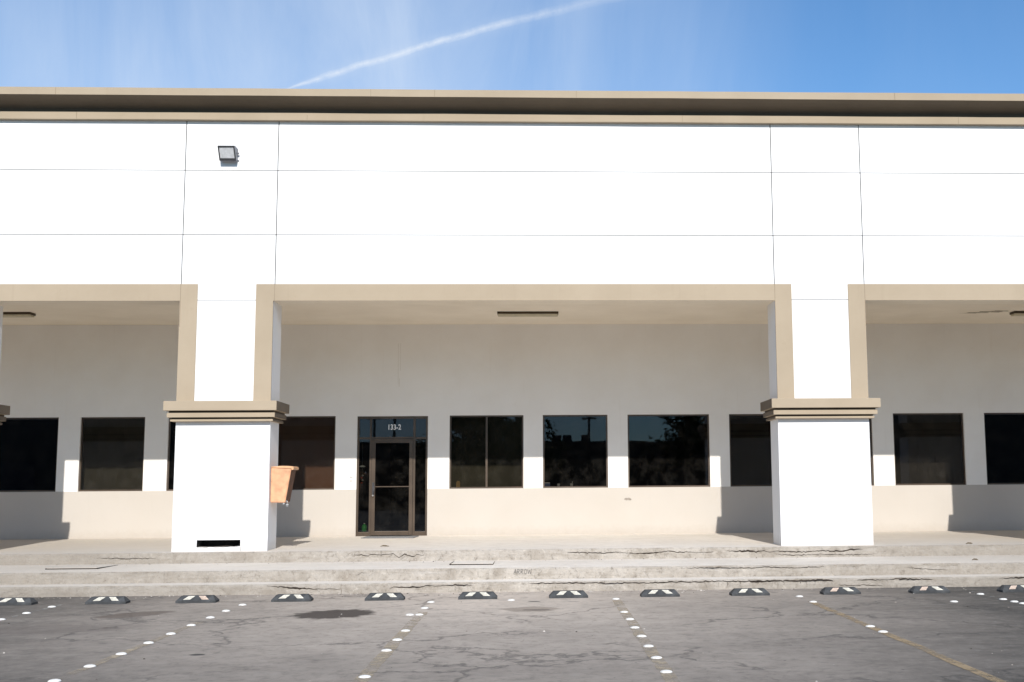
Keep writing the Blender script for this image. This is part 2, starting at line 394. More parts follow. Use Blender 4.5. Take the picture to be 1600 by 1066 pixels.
# ------------------------------------------------------------------ steps and porch floor
def steps():
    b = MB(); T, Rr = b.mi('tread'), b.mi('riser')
    xs = []; x = -32.
    while x <= 32: xs.append(x); x += .045 if abs(x) < 10.5 else .5
    prof = []   # (y, z, kind, jitter)
    def edge(y, z0, z1):
        prof.extend([(y, z0, 'r', 0), (y, z0 + (z1 - z0) * .5, 'r', 0), (y + .002, z1 - .022, 'r', .35), (y + .010, z1 - .007, 'r', 1.), (y + .030, z1, 't', 0.), (y + .10, z1, 't', 0)])
    edge(18.65, -.02, .155); prof.append((19.13, .155, 't', 0))
    edge(19.13, .155, .334); prof.append((21.07, .334, 't', 0))
    edge(21.07, .334, ZP); prof.append((26.10, ZPB, 't', 0))
    rows = []
    for x in xs:
        r = []
        for k, (y, z, kd, j) in enumerate(prof):
            dy = dz = 0
            if j:
                s = k // 7
                n = noise.noise(Vector((x * 5, s * 9, 0))) * .6 + noise.noise(Vector((x * 17, s * 9, 3))) * .5
                chip = max(0, noise.noise(Vector((x * 1.3, s * 5.5 + 2, 7))) - .20) * .16 * (1 + .8 * noise.noise(Vector((x * 14, s, 1))))
                dy = min(.026, j * (.011 * (n + .5) + chip * 1.0)); dz = -j * (.010 * (n + .5) + chip * .9)
            r.append(b.bm.verts.new((x, y + dy, z + dz)))
        rows.append(r)
    for a, c in zip(rows, rows[1:]):
        for k in range(len(prof) - 1):
            f = b.bm.faces.new([a[k], c[k], c[k + 1], a[k + 1]])
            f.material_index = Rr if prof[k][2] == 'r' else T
    # cracks along the worn risers
    y1, y2, y3 = 18.644, 19.124, 21.064
    L = [(y1, .016, [(-4.156, .126), (-4.028, .12), (-3.891, .116), (-3.785, .1), (-3.467, .084), (-3.284, .076), (-3.042, .073)]),
         (y1, .016, [(-2.273, .075), (-2.213, .094), (-2.045, .095), (-1.862, .09), (-1.724, .107), (-1.541, .11), (-1.388, .108), (-1.28, .12), (-1.02, .107)]),
         (y1, .015, [(-.167, .128), (.188, .128), (.404, .122), (.496, .13), (.713, .122), (.868, .128), (1.053, .117), (1.379, .12), (1.688, .112), (1.97, .125), (2.235, .13), (2.422, .125), (2.61, .13), (2.891, .13), (3.047, .125), (3.297, .124), (3.649, .126), (3.806, .13)]),
         (y1, .024, [(3.297, .115), (3.649, .122), (3.9, .128), (4.152, .124), (4.262, .13), (4.48, .126), (4.62, .112)]),
         (y1, .016, [(5.0, .118), (5.206, .126), (5.396, .12), (5.523, .13), (5.651, .135), (5.873, .128), (6.2, .122)]),
         (y1, .010, [(4.7, .05), (4.95, .038), (5.1, .05), (5.4, .035)]),
         (y1, .014, [(7.25, .13), (7.45, .128), (7.6, .138), (7.75, .12)]),
         (y2, .010, [(2.3, .30), (2.659, .306), (2.804, .298), (2.917, .308), (3.175, .298), (3.384, .294), (3.562, .306), (3.708, .304), (3.95, .290), (4.111, .288), (4.274, .296), (4.6, .304)]),
         (y2, .008, [(-2.848, .25), (-2.781, .287), (-2.696, .28)]),
         (y3, .013, [(-3.198, .456), (-3.068, .451), (-2.955, .435), (-2.918, .462), (-2.693, .451), (-2.525, .468), (-2.412, .402), (-2.319, .456), (-2.187, .41), (-2.112, .445), (-1.981, .434)]),
         (y3, .014, [(.519, .463), (.905, .448), (1.176, .44), (1.409, .455), (1.68, .43), (1.992, .432), (2.304, .465), (2.459, .443), (2.615, .447), (2.77, .435), (3.1, .45)]),
         (y3, .018, [(3.325, .466), (3.467, .451), (3.752, .456), (3.858, .436), (4.002, .455), (4.108, .433), (4.287, .448), (4.411, .437), (4.572, .429), (4.75, .427), (4.984, .446), (5.217, .44), (5.431, .437), (5.54, .465), (5.773, .463)]),
         (y3, .010, [(-7.6, .44), (-7.3, .436), (-7.0, .428), (-6.6, .43)]),
         (y3, .009, [(4.2, .385), (4.6, .372), (5.0, .385), (5.6, .37), (6.02, .38)]),
         (y2, .009, [(6.0, .30), (6.03, .26), (6.05, .22), (6.04, .17)]),
         (y2, .007, [(5.9, .27), (6.3, .25), (6.6, .23)])]
    for k, (y, w, p) in enumerate(L): b.ribbon(p, w * 1.1, 'crack', y, 20 + k)
    for k, xx in enumerate((2.95, 3.15, 3.43, 3.66, 3.84, 4.1, 4.33, 4.6)):
        b.ribbon([(xx, .128), (xx + .008, .09), (xx - .004, .045 + .02 * (k % 3))], .016, 'crack', y1, 70 + k)
    for xx, y, z0, z1 in ((-4.16, y1, 0, .13), (-2.95, y1, 0, .14), (-1.98, y3, .34, .41), (-4.6, y3, .34, .5), (6.03, y3, .35, .5)):
        b.ribbon([(xx, z0), (xx + .01, (z0 + z1) / 2), (xx, z1)], .012, 'grime' if xx in (-2.95,) else 'crack', y, int(xx * 7))
    for k, (xx, y, z0, z1, w) in enumerate(((-.12, y3, .336, .52, .01), (-.10, y2, .157, .33, .008), (-.14, y1, .0, .15, .008), (-5.85, y2, .157, .33, .02), (-7.05, y3, .336, .52, .012), (3.05, y2, .157, .33, .008), (-3.02, y1, 0, .15, .045), (7.2, y1, 0, .15, .01))):
        b.ribbon([(xx, z0), (xx + .006, z0 + .04), (xx - .004, z1 - .05), (xx + .003, z1)], w, 'grime', y, 90 + k, False)
        for zz in ():
            pass
    return tag(b.build('sidewalk_steps', recalc=False), kind='structure')
steps()
def grime_bar(x0, x1, y, z0, z1):
    pass

# ------------------------------------------------------------------ the building
bld = empty('commercial_building', (0, YF, 0))
tag(bld, 'long white commercial building with beige cornice, square pillars and a shaded porch with dark windows', 'building')
def P(mb, name, par=None): 
    par = par or bld
    return mb.build(name, par, shift=-Vector((0, YF, 0)))

# facade panels with recessed joints
seams = [XL, -11.50, -9.84, -6.40, -4.73, 4.36, 6.03, 9.50, 11.14, XR]
zs = [4.985, 6.185, 7.38, 8.50]
mb = MB(); g = .008
for a, c in zip(seams, seams[1:]):
    for z0, z1 in zip(zs, zs[1:]):
        mb.box(a + g, c - g, YF, YF + .02, z0 + g * .8, z1 - g * .8, 'white')
mb.box(XL + .01, XR - .01, YF + .02, YF + .3, 4.99, 8.5, 'joint')
mb.box(XL, XL + .3, YF + .31, 40, 0, 8.5, 'white'); mb.box(XR - .3, XR, YF + .31, 40, 0, 8.5, 'white')
P(mb, 'facade_wall')
mb = MB()
mb.box(XL + .3, XR - .3, YF + .31, 40, 8.2, 8.45, 'roof'); mb.box(XL + .3, XR - .3, 39.7, 40, 0, 8.2, 'white')
P(mb, 'roof')

# cornice
mb = MB()
def cornice(x0, x1):
    c = M['beige']
    fs = mb.prism([(YF - .002, 8.302), (YF - .10, 8.302), (YF - .10, 8.433), (YF - .075, 8.440), (YF - .002, 8.440)], x0, x1, 'beige')
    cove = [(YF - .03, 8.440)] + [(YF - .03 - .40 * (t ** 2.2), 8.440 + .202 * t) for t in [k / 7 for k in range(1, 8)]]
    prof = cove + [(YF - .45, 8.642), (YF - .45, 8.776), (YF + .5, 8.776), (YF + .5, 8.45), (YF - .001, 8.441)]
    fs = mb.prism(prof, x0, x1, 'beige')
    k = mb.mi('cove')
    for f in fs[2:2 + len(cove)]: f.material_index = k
cx = XL - .45; rnd = random.Random(12)
cornice(cx, XR + .45)
for v in mb.bm.verts: pass
bmesh.ops.remove_doubles(mb.bm, verts=mb.bm.verts, dist=1e-6)
for k in range(1, 74):
    x = cx + .6 * k + rnd.uniform(-.1, .1)
    bmesh.ops.bisect_plane(mb.bm, geom=list(mb.bm.verts) + list(mb.bm.edges) + list(mb.bm.faces), plane_co=(x, 0, 0), plane_no=(1, 0, 0))
for v in mb.bm.verts:
    if v.co.y < YF - .02:
        v.co.z += .005 * noise.noise(Vector((v.co.x * .7, v.co.z * 8, 0))) + .003 * noise.noise(Vector((v.co.x * 2.3, 4, 0)))
        v.co.y += .008 * noise.noise(Vector((v.co.x * .5, v.co.z * 8, 9)))
for x in (-8.6, -3.0, .72, 6.6, -1.85):        # section joints
    mb.box(x - .003, x + .003, YF - .4535, YF - .44, 8.645, 8.773, 'trim_joint')
for x in (-8.35, -4.2, 2.7, 7.9):
    mb.box(x - .003, x + .003, YF - .1035, YF - .09, 8.306, 8.43, 'trim_joint')
P(mb, 'cornice')

# pillars with capitals
def M_beige_index(mb, f): return mb.mats[f.material_index] is M['beige']
for k, (x0, x1) in enumerate(PIL):
    mb = MB()
    if k == 2:      # ragged rectangular slot cut at the foot of this pillar
        sx0, sx1, sz0, sz1 = -5.98, -5.22, .605, .722
        mb.box(x0, sx0, YF, 22.0, .45, 4.98, 'pillar'); mb.box(sx1, x1, YF, 22.0, .45, 4.98, 'pillar')
        mb.box(sx0, sx1, YF, 22.0, sz1, 4.98, 'pillar'); mb.box(sx0, sx1, YF + .35, 22.0, .45, sz1, 'void')
        mb.box(sx0 + .001, sx0 + .004, YF + .02, YF + .34, .5, sz1 - .001, 'void'); mb.box(sx1 - .004, sx1 - .001, YF + .02, YF + .34, .5, sz1 - .001, 'void')
        i = mb.mi('pillar'); prev = None
        for j in range(31):
            x = sx0 + (sx1 - sx0) * j / 30
            z = .60 + .010 * noise.noise(Vector((x * 9, 0, 0))) + .008 * math.sin(x * 7) - (.010 if x < -5.8 else 0)
            cur = [mb.bm.verts.new(p) for p in ((x, YF, .45), (x, YF, z), (x, YF + .3, z))]
            if prev:
                for q in (0, 1):
                    f = mb.bm.faces.new([prev[q], cur[q], cur[q + 1], prev[q + 1]]); f.material_index = i
            prev = cur
    else:
        mb.box(x0, x1, YF, 22.0, .45, 4.98, 'pillar')
    bmesh.ops.remove_doubles(mb.bm, verts=mb.bm.verts, dist=.0001) if k != 2 else None
    p = P(mb, 'pillar')
    if k == 2:
        tag(p, 'white pillar with a black slot cut at its foot')
        b = MB()
        b.tube([(sx0 - .02, YF + .02, .612), (-5.7, YF + .015, .606), (-5.45, YF + .01, .618), (sx1 + .01, YF + .02, .598)], .006, 'crack', 6)
        b.tube([(sx1 + .012, YF - .004, .60), (sx1 + .014, YF - .004, .53)], .004, 'crack', 6)
        P(b, 'rusty_bar', p)
        p.data.materials
    mb = MB()
    mb.box(x0 - .155, x1 + .155, YF - .25, 22.15, 2.985, 3.153, 'beige', .006)
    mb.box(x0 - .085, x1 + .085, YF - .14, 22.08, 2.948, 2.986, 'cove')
    mb.box(x0 - .112, x1 + .112, YF - .18, 22.11, 2.868, 2.950, 'beige', .006)
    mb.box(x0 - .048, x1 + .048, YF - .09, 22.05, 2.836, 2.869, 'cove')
    mb.box(x0 - .068, x1 + .068, YF - .12, 22.06, 2.800, 2.838, 'beige', .004)
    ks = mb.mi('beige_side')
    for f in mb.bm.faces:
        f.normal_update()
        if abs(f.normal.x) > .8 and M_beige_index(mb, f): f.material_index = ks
    P(mb, 'capital', p)

# beams, soffits, ceiling
for a, c in OPEN:
    mb = MB(); mb.box(a + .002, c - .002, YF + .02, 21.75, 4.972, 5.35, 'ceiling'); P(mb, 'beam')
mb = MB(); mb.box(XL + .31, XR - .31, 21.76, 26.2, 5.17, 5.34, 'ceiling'); P(mb, 'porch_ceiling')
# beige trim round every opening
for a, c in OPEN:
    mb = MB(); t = .315; y0, y1 = YF - .022, YF + .003
    prof = [(a - t + .005, 3.154), (a, 3.154), (a, 4.970), (c, 4.970), (c, 3.154), (c + t - .005, 3.154), (c + t - .005, 5.275), (a - t + .005, 5.275)]
    i = mb.mi('beige')
    lo = [mb.bm.verts.new((x, y0, z)) for x, z in prof]; hi = [mb.bm.verts.new((x, y1, z)) for x, z in prof]
    for q in ((0, 1, 2, 7), (7, 2, 3, 6), (6, 3, 4, 5)):
        f = mb.bm.faces.new([lo[j] for j in q]); f.material_index = i
    for j in range(8):
        f = mb.bm.faces.new([lo[j], lo[(j + 1) % 8], hi[(j + 1) % 8], hi[j]]); f.material_index = i
    for sx in seams:
        if a - t < sx < c + t: mb.box(sx - .004, sx + .004, y0 - .0015, y0 + .0005, 4.972 if a < sx < c else 4.5, 5.274, 'trim_joint')
    P(mb, 'opening_trim')

# back wall with openings
WIN = [(-11.80, -10.30, 0), (-9.835, -8.465, 0), (-7.97, -6.55, 0), (-5.90, -4.385, 0), (-1.915, -.305, 1), (.12, 1.54, 0),
       (1.98, 3.785, 0), (4.225, 5.70, 0), (6.00, 7.415, 0), (7.885, 9.48, 0), (9.94, 11.45, 0)]
DOOR = (-3.915, -2.385)
WT = 3.165
def wall(name, z0, z1, ops, m):
    mb = MB(); i = mb.mi(m)
    xs = sorted({XL + .3, XR - .3} | {v for o in ops for v in o[:2]}); zz = sorted({z0, z1} | {v for o in ops for v in o[2:] if z0 < v < z1})
    for xa, xb in zip(xs, xs[1:]):
        for za, zb in zip(zz, zz[1:]):
            cx, cz = (xa + xb) / 2, (za + zb) / 2
            if any(o[0] < cx < o[1] and o[2] < cz < o[3] for o in ops): continue
            mb.poly([(xa, YB, za), (xb, YB, za), (xb, YB, zb), (xa, YB, zb)], m)
            mb.poly([(xa, YB + .2, za), (xa, YB + .2, zb), (xb, YB + .2, zb), (xb, YB + .2, za)], 'dark')
    for a, b_, c, d in ops:
        c2, d2 = max(c, z0), min(d, z1)
        mb.poly([(a, YB, c2), (a, YB, d2), (a, YB + .2, d2), (a, YB + .2, c2)], m)
        mb.poly([(b_, YB, c2), (b_, YB + .2, c2), (b_, YB + .2, d2), (b_, YB, d2)], m)
        if d <= z1: mb.poly([(a, YB, d), (b_, YB, d), (b_, YB + .2, d), (a, YB + .2, d)], m)
        if c >= z0: mb.poly([(a, YB, c), (a, YB + .2, c), (b_, YB + .2, c), (b_, YB, c)], m)
    return P(mb, name)
ops = [(a, b_, ZS, WT) for a, b_, _ in WIN] + [(DOOR[0], DOOR[1], .5, 3.155)]
tag(wall('porch_wall', ZS, 5.2, ops, 'porch_white'))
tag(wall('wainscot', .5, ZS, [(DOOR[0], DOOR[1], .4, 3.155)], 'cream'))

# interior: one dim hall behind the glass
mb = MB()
mb.poly([(XL + .3, YB + .2, .58), (XR - .3, YB + .2, .58), (XR - .3, 33, .58), (XL + .3, 33, .58)], 'inside_floor')
mb.poly([(XL + .3, YB + .2, 3.5), (XR - .3, YB + .2, 3.5), (XR - .3, 33, 3.5), (XL + .3, 33, 3.5)], 'dark')
mb.poly([(XL + .3, 33, .58), (XR - .3, 33, .58), (XR - .3, 33, 3.5), (XL + .3, 33, 3.5)], 'dark')
for x in (-8.2, -4.15, 4.1, 7.7): mb.box(x, x + .1, YB + .6, 33, .58, 3.5, 'dark')
P(mb, 'interior_hall')

# windows
for k, (a, b_, mul) in enumerate(WIN):
    mb = MB(); f0, f1 = YB + .055, YB + .095; w = .034
    mb.box(a, b_, f0, f1, ZS, ZS + w, 'bronze'); mb.box(a, b_, f0, f1, WT - w, WT, 'bronze')
    mb.box(a, a + w, f0, f1, ZS + w, WT - w, 'bronze'); mb.box(b_ - w, b_, f0, f1, ZS + w, WT - w, 'bronze')
    if mul: m_ = (a + b_) / 2; mb.box(m_ - .022, m_ + .022, f0, f1, ZS + w, WT - w, 'bronze_door')
    fr = P(mb, 'window')
    tag(fr, 'dark tinted window split by a central mullion') if mul else None
    for (p0, p1) in ([(a + w, (a + b_) / 2 - .022), ((a + b_) / 2 + .022, b_ - w)] if mul else [(a + w, b_ - w)]):
        mb = MB(); y = YB + .075; mb.poly([(p0, y, ZS + w), (p1, y, ZS + w), (p1, y, WT - w), (p0, y, WT - w)], 'glass'); P(mb, 'pane', fr)

# entrance: frame, transom, side lights, door leaf
ef = MB(); y0, y1 = YB + .03, YB + .09; D0, D1 = DOOR; zt = 3.155; zb = ZPB
for (xa, xb, za, zc) in ((D0, D0 + .045, zb, zt), (D1 - .045, D1, zb, zt), (D0 + .045, D1 - .045, zt - .055, zt), (-3.645, -3.600, zb, zt - .055),
                         (-2.705, -2.655, zb, zt - .055), (D0 + .045, -3.645, 2.655, 2.70), (-3.600, -2.705, 2.665, 2.705), (-2.655, D1 - .045, 2.655, 2.70),
                         (D0 + .045, -3.645, zb, zb + .085), (-2.655, D1 - .045, zb, zb + .085)):
    ef.box(xa, xb, y0, y1, za, zc, 'bronze_door', .003)
ent = P(ef, 'entrance_frame')
for (xa, xb, za, zc) in ((D0 + .045, -3.645, zb + .085, 2.655), (-2.655, D1 - .045, zb + .085, 2.655), (D0 + .045, -3.645, 2.70, zt - .055),
                         (-3.60, -2.705, 2.705, zt - .055), (-2.655, D1 - .045, 2.70, zt - .055)):
    mb = MB(); y = YB + .06; mb.poly([(xa, y, za), (xb, y, za), (xb, y, zc), (xa, y, zc)], 'glass'); P(mb, 'pane', ent)
dl = MB(); y0, y1 = YB + .015, YB + .065
for (xa, xb, za, zc) in ((-3.597, -3.515, .59, 2.660), (-2.785, -2.708, .59, 2.660), (-3.515, -2.785, 2.575, 2.660), (-3.515, -2.785, .59, .675)):
    dl.box(xa, xb, y0, y1, za, zc, 'bronze_door', .003)
dl.box(-3.515, -2.785, y0 + .012, y1 - .01, 1.62, 1.64, 'bronze_door')
dr = P(dl, 'door')
mb = MB(); y = YB + .04; mb.poly([(-3.515, y, .675), (-2.785, y, .675), (-2.785, y, 1.62), (-3.515, y, 1.62)], 'glass'); P(mb, 'pane', dr)
mb = MB(); mb.poly([(-3.515, y, 1.64), (-2.785, y, 1.64), (-2.785, y, 2.575), (-3.515, y, 2.575)], 'glass'); P(mb, 'pane', dr)
mb = MB(); mb.box(-3.575, -3.530, YB - .006, YB + .014, 1.46, 1.72, 'lamp_dark', .004)
mb.tube([(-3.535, YB - .01, 1.50), (-3.53, YB - .055, 1.51), (-3.53, YB - .055, 1.69), (-3.535, YB - .01, 1.70)], .011, 'lamp_dark', 8); P(mb, 'handle', dr)
mb = MB(); mb.tube([(-3.556, YB + .02, 1.44), (-3.556, YB - .02, 1.44), (-3.556, YB - .035, 1.44)], [.022, .022, .014], 'steel', 12); P(mb, 'lock', dr)

def text_mesh(s, size, ext):
    cu = bpy.data.curves.new('unit_number', 'FONT'); cu.body = s; cu.size = size; cu.extrude = ext; cu.offset = .0028; cu.align_x = 'CENTER'
    o = bpy.data.objects.new('unit_number', cu); col.objects.link(o)
    dg = bpy.context.evaluated_depsgraph_get(); me = bpy.data.meshes.new_from_object(o.evaluated_get(dg))
    bpy.data.objects.remove(o); bpy.data.curves.remove(cu); return me
me = text_mesh('133-2', .16, .0)
me.transform(Matrix.Translation((-3.12, YB + .052 - YF, 2.865)) @ Matrix.Rotation(R(90), 4, 'X') @ Matrix.Diagonal((.80, 1, 1, 1)))
me.materials.clear(); me.materials.append(M['letter'])
o = bpy.data.objects.new('unit_number', me); col.objects.link(o); o.parent = ent

# ------------------------------------------------------------------ things on and around the building
def thing(name, loc, label, cat, group=None):
    return tag(empty(name, loc), label, cat, group)

# wall pack lamp
t = thing('wall_lamp', (-5.605, YF, 7.55), 'grey wall lamp with a sloping white lens high on the facade', 'lamp')
xa, xb = -5.755, -5.455
def wp(P_, z): return (YF - P_, z)
mb = MB(); mb.prism([(YF - .001, 7.56), (YF - .001, 7.775), (YF - .24, 7.775), (YF - .275, 7.765), (YF - .12, 7.535), (YF - .06, 7.53)], xa, xb, 'lamp_body'); shifted(mb, 'housing', t)
# lens frame lies on the sloping front
fA, fB = Vector((0, YF - .277, 7.762)), Vector((0, YF - .122, 7.532)); nrm = Vector((0, -(.23), -.155)).normalized() * 1
def onface(x, u, lift): p = fA.lerp(fB, u) + Vector((0, -.829, -.559)) * lift; return (x, p.y, p.z)
mb = MB()
for (x0_, x1_, u0, u1) in ((xa, xb, 0, .09), (xa, xb, .84, 1), (xa, xa + .022, .09, .84), (xb - .022, xb, .09, .84)):
    q = [onface(x0_, u0, 0), onface(x1_, u0, 0), onface(x1_, u1, 0), onface(x0_, u1, 0)]; r = [onface(x0_, u0, .014), onface(x1_, u0, .014), onface(x1_, u1, .014), onface(x0_, u1, .014)]
    mb.poly(r, 'lamp_dark')
    for j in range(4): mb.poly([q[j], q[(j + 1) % 4], r[(j + 1) % 4], r[j]], 'lamp_dark')
shifted(mb, 'lens_frame', t)
mb = MB(); mb.poly([onface(xa + .022, .09, .006), onface(xb - .022, .09, .006), onface(xb - .022, .84, .006), onface(xa + .022, .84, .006)], 'lens'); shifted(mb, 'lens', t)
mb = MB(); mb.tube([(xb - .001, YF - .06, 7.68), (xb + .03, YF - .06, 7.68)], .018, 'lamp_body', 10); shifted(mb, 'photocell', t)
mb = MB(); mb.tube([(xb, YF - .02, 7.56), (xb + .028, YF - .02, 7.56)], .009, 'lamp_body', 8); shifted(mb, 'conduit', t)

# ceiling lights
def ceiling_light(x, label):
    t = thing('ceiling_light', (x, 24.1, 5.17), label, 'ceiling light', 'fluorescent lights on the porch ceiling')
    mb = MB(); mb.box(x - .625, x + .625, 23.98, 24.24, 5.122, 5.169, 'ltbrown', .004); shifted(mb, 'housing', t)
    mb = MB(); mb.prism([(23.995, 5.121), (24.01, 5.095), (24.05, 5.083), (24.17, 5.083), (24.21, 5.095), (24.225, 5.121)], x - .61, x + .61, 'tube_cover'); shifted(mb, 'diffuser', t)
ceiling_light(-.19, 'long fluorescent light on the ceiling of the middle porch bay')
ceiling_light(-10.80, 'fluorescent light on the ceiling at the far left edge of the porch')
ceiling_light(10.56, 'fluorescent light beside a dark smear on the ceiling at the far right')
mb = MB(); rnd = random.Random(4)
for k in range(26):       # soot feathering away from the right-hand light
    a = 9.75 - k * .030 + rnd.uniform(-.03, .03); y = 24.0 + .30 * noise.noise(Vector((k * .4, 2, 0))) + k * .012; r = .05 * (1 - k / 30)
    mb.poly([(a - .09, y - r, 5.1675 - k * .00004), (a + .09, y - r * .6, 5.1675 - k * .00004), (a + .09, y + r, 5.1675 - k * .00004), (a - .09, y + r * .6, 5.1675 - k * .00004)], 'soot')
P(mb, 'soot_smear')

# litter bin on the pillar side
t = thing('litter_bin', (-4.75, 21.62, 1.36), 'orange wall-mounted litter bin on the side of the left pillar', 'bin')
mb = MB(); i = mb.mi('orange'); jf = mb.mi('brown_face'); y0, y1 = 21.41, 21.86
v = [mb.bm.verts.new(p) for p in ((-4.742, y0 + .0, 1.365), (-4.485, y0 + .015, 1.36), (-4.385, y0, 1.965), (-4.742, y0, 1.985),
                                  (-4.742, y1, 1.365), (-4.485, y1 - .015, 1.36), (-4.385, y1, 1.965), (-4.742, y1, 1.985))]
for q, mm in (((0, 1, 2, 3), i), ((4, 7, 6, 5), i), ((1, 5, 6, 2), jf), ((0, 3, 7, 4), i), ((0, 4, 5, 1), i), ((3, 2, 6, 7), i)):
    f = mb.bm.faces.new([v[k] for k in q]); f.material_index = mm
bmesh.ops.bevel(mb.bm, geom=list(mb.bm.edges), offset=.012, segments=3, affect='EDGES')
b_ = shifted(mb, 'body', t)
mb = MB()
prof = [(-4.744, 1.986), (-4.744, 1.996)] + [(-4.744 + .36 * s, 1.996 + .016 * math.sin(math.pi * s * .8)) for s in (.2, .4, .6, .8)] + [(-4.375, 2.004), (-4.352, 1.996), (-4.342, 1.97), (-4.350, 1.945), (-4.378, 1.940), (-4.384, 1.966)]
mb.prism(prof, y0 - .004, y1 + .004, 'orange_lip', axis='Y'); shifted(mb, 'lid', t)
mb = MB(); mb.tube([(-4.47, y0 + .04, 1.375), (-4.463, y0 + .035, 1.40), (-4.448, y0 + .035, 1.395), (-4.445, y0 + .035, 1.335)], .007, 'steel', 8)
mb.box(-4.468, -4.432, y0 + .022, y0 + .045, 1.292, 1.335, 'steel', .004); mb.box(-4.53, -4.50, y0 + .03, y0 + .05, 1.325, 1.352, 'steel', .003); shifted(mb, 'latch', t)

# door mat, intercom plate, wall scars
mb = MB(); mb.prism([(-.55, .0), (.55, 0), (.55, .014), (-.55, .014)], -.33, .33, 'mat', axis='Y')
o = mb.build('door_mat'); o.location = (-3.10, 25.35, .5695); o.rotation_euler = (R(.62), 0, R(-4)); tag(o, 'flat grey door mat before the glass entrance', 'mat')
t = thing('intercom_plate', (-4.03, YB, 1.80), 'small faded plate with grey marks on the wall left of the door', 'plate')
mb = MB(); mb.box(-4.078, -3.985, YB - .008, YB - .001, 1.71, 1.90, 'letter', .002); shifted(mb, 'plate', t)
mb = MB()
for z in (1.865, 1.835, 1.80, 1.765, 1.74): mb.box(-4.062, -4.062 + .06 + .01 * math.sin(z * 90), YB - .0105, YB - .0085, z - .008, z + .004, 'grime')
shifted(mb, 'markings', t)
mb = MB(); rnd = random.Random(3)
pts = [(1.967 + .10 * math.cos(a) * rnd.uniform(.6, 1), YB - .004, 1.322 + .036 * math.sin(a) * rnd.uniform(.5, 1.1)) for a in [k * math.tau / 16 for k in range(16)]]
mb.poly(pts, 'grime'); P(mb, 'wall_scar')
mb = MB()
for (x, z0, z1, w) in ((-3.045, 3.86, 4.75, .008), (-2.995, 4.15, 4.76, .008), (-3.02, 3.80, 3.98, .014)):
    mb.poly([(x - w / 2, YB - .003, z0), (x + w / 2, YB - .003, z0), (x + w / 2, YB - .003, z1), (x - w / 2, YB - .003, z1)], 'porch_streak' if 'porch_streak' in M else 'grime')
P(mb, 'rust_streak')

# things on the inside sills
def lathe(b, cx, cy, z0, prof, m, seg=14):
    b.tube([(cx, cy, z0 + z) for r, z in prof], [r for r, z in prof], m, seg)
mb = MB(); mb.box(-.042, .042, -.04, .04, 0, .14, 'wood', .004); mb.box(-.030, .030, -.03, .03, .1405, .165, 'wood', .003)
o = mb.build('wooden_block'); o.location = (-1.73, 26.10, ZS + .002); tag(o, 'small pale wooden block standing inside the double window', 'ornament')
for k, (x, lb) in enumerate(((.46, 'white paper cup inside the window right of the double window, left of the pair'), (.745, 'white paper cup with a straw inside the same window, right of the pair'))):
    t = thing('paper_cup', (x, 26.10, ZS + .002), lb, 'cup', 'cups on the window sill')
    mb = MB(); lathe(mb, x, 26.10, ZS + .002, [(.028, 0), (.036, .085), (.038, .09)], 'cup'); shifted(mb, 'cup', t)
    if k:
        mb = MB(); mb.tube([(x + .01, 26.10, ZS + .095), (x + .025, 26.10, ZS + .14)], .004, 'cup', 6); shifted(mb, 'straw', t)
mb = MB(); mb.box(-.07, .07, -.03, .03, 0, .10, 'blue', .006); mb.box(-.065, .065, -.028, .028, .1005, .118, 'cup', .004)
o = mb.build('blue_box'); o.location = (.205, 26.10, ZS + .002); tag(o, 'small blue box with a white lid at the lower left corner of a window', 'box')
mb = MB(); rnd = random.Random(8)
i = mb.mi('red'); n = 14
top = [mb.bm.verts.new((-.11 + .22 * k / n, -.02, .018 + .022 * abs(math.sin(k * 1.1)) + rnd.uniform(0, .008))) for k in range(n + 1)]
bot = [mb.bm.verts.new((-.12 + .24 * k / n, -.04, 0)) for k in range(n + 1)]; bk = [mb.bm.verts.new((-.12 + .24 * k / n, .04, 0)) for k in range(n + 1)]
for k in range(n):
    for q in ((bot[k], bot[k + 1], top[k + 1], top[k]), (top[k], top[k + 1], bk[k + 1], bk[k])): f = mb.bm.faces.new(q); f.material_index = i
o = mb.build('red_cloth'); o.location = (-.45, 26.11, ZS + .002); tag(o, 'crumpled red cloth inside the lower right corner of the double window', 'cloth')
t = thing('green_bottle', (-3.755, 26.12, .665), 'green plastic bottle standing behind the left side light of the door', 'bottle')
mb = MB(); lathe(mb, -3.755, 26.12, .665, [(.05, 0), (.055, .02), (.055, .12), (.03, .15), (.018, .165)], 'green'); shifted(mb, 'bottle', t)
mb = MB(); lathe(mb, -3.755, 26.12, .832, [(.02, 0), (.02, .018)], 'cup'); shifted(mb, 'cap', t)
t = thing('hanging_ornament', (-3.815, 26.12, 2.62), 'pale disc ornament with a string of beads hanging behind the left side light', 'ornament')
mb = MB(); mb.tube([(-3.815, 26.12, 2.62), (-3.815, 26.12, 1.66)], .003, 'steel', 6); shifted(mb, 'string', t)
mb = MB(); lathe(mb, -3.815, 26.12, 2.045, [(.01, 0), (.065, .012), (.07, .025), (.04, .045), (.01, .05)], 'ornament'); shifted(mb, 'disc', t)
for k, z in enumerate((1.86, 1.81, 1.76, 1.70)):
    mb = MB(); lathe(mb, -3.815 + .01 * (-1) ** k, 26.12, z, [(.008, 0), (.022, .012), (.022, .02), (.008, .03)], 'red' if k % 2 else 'ornament', 8); shifted(mb, 'bead', t)

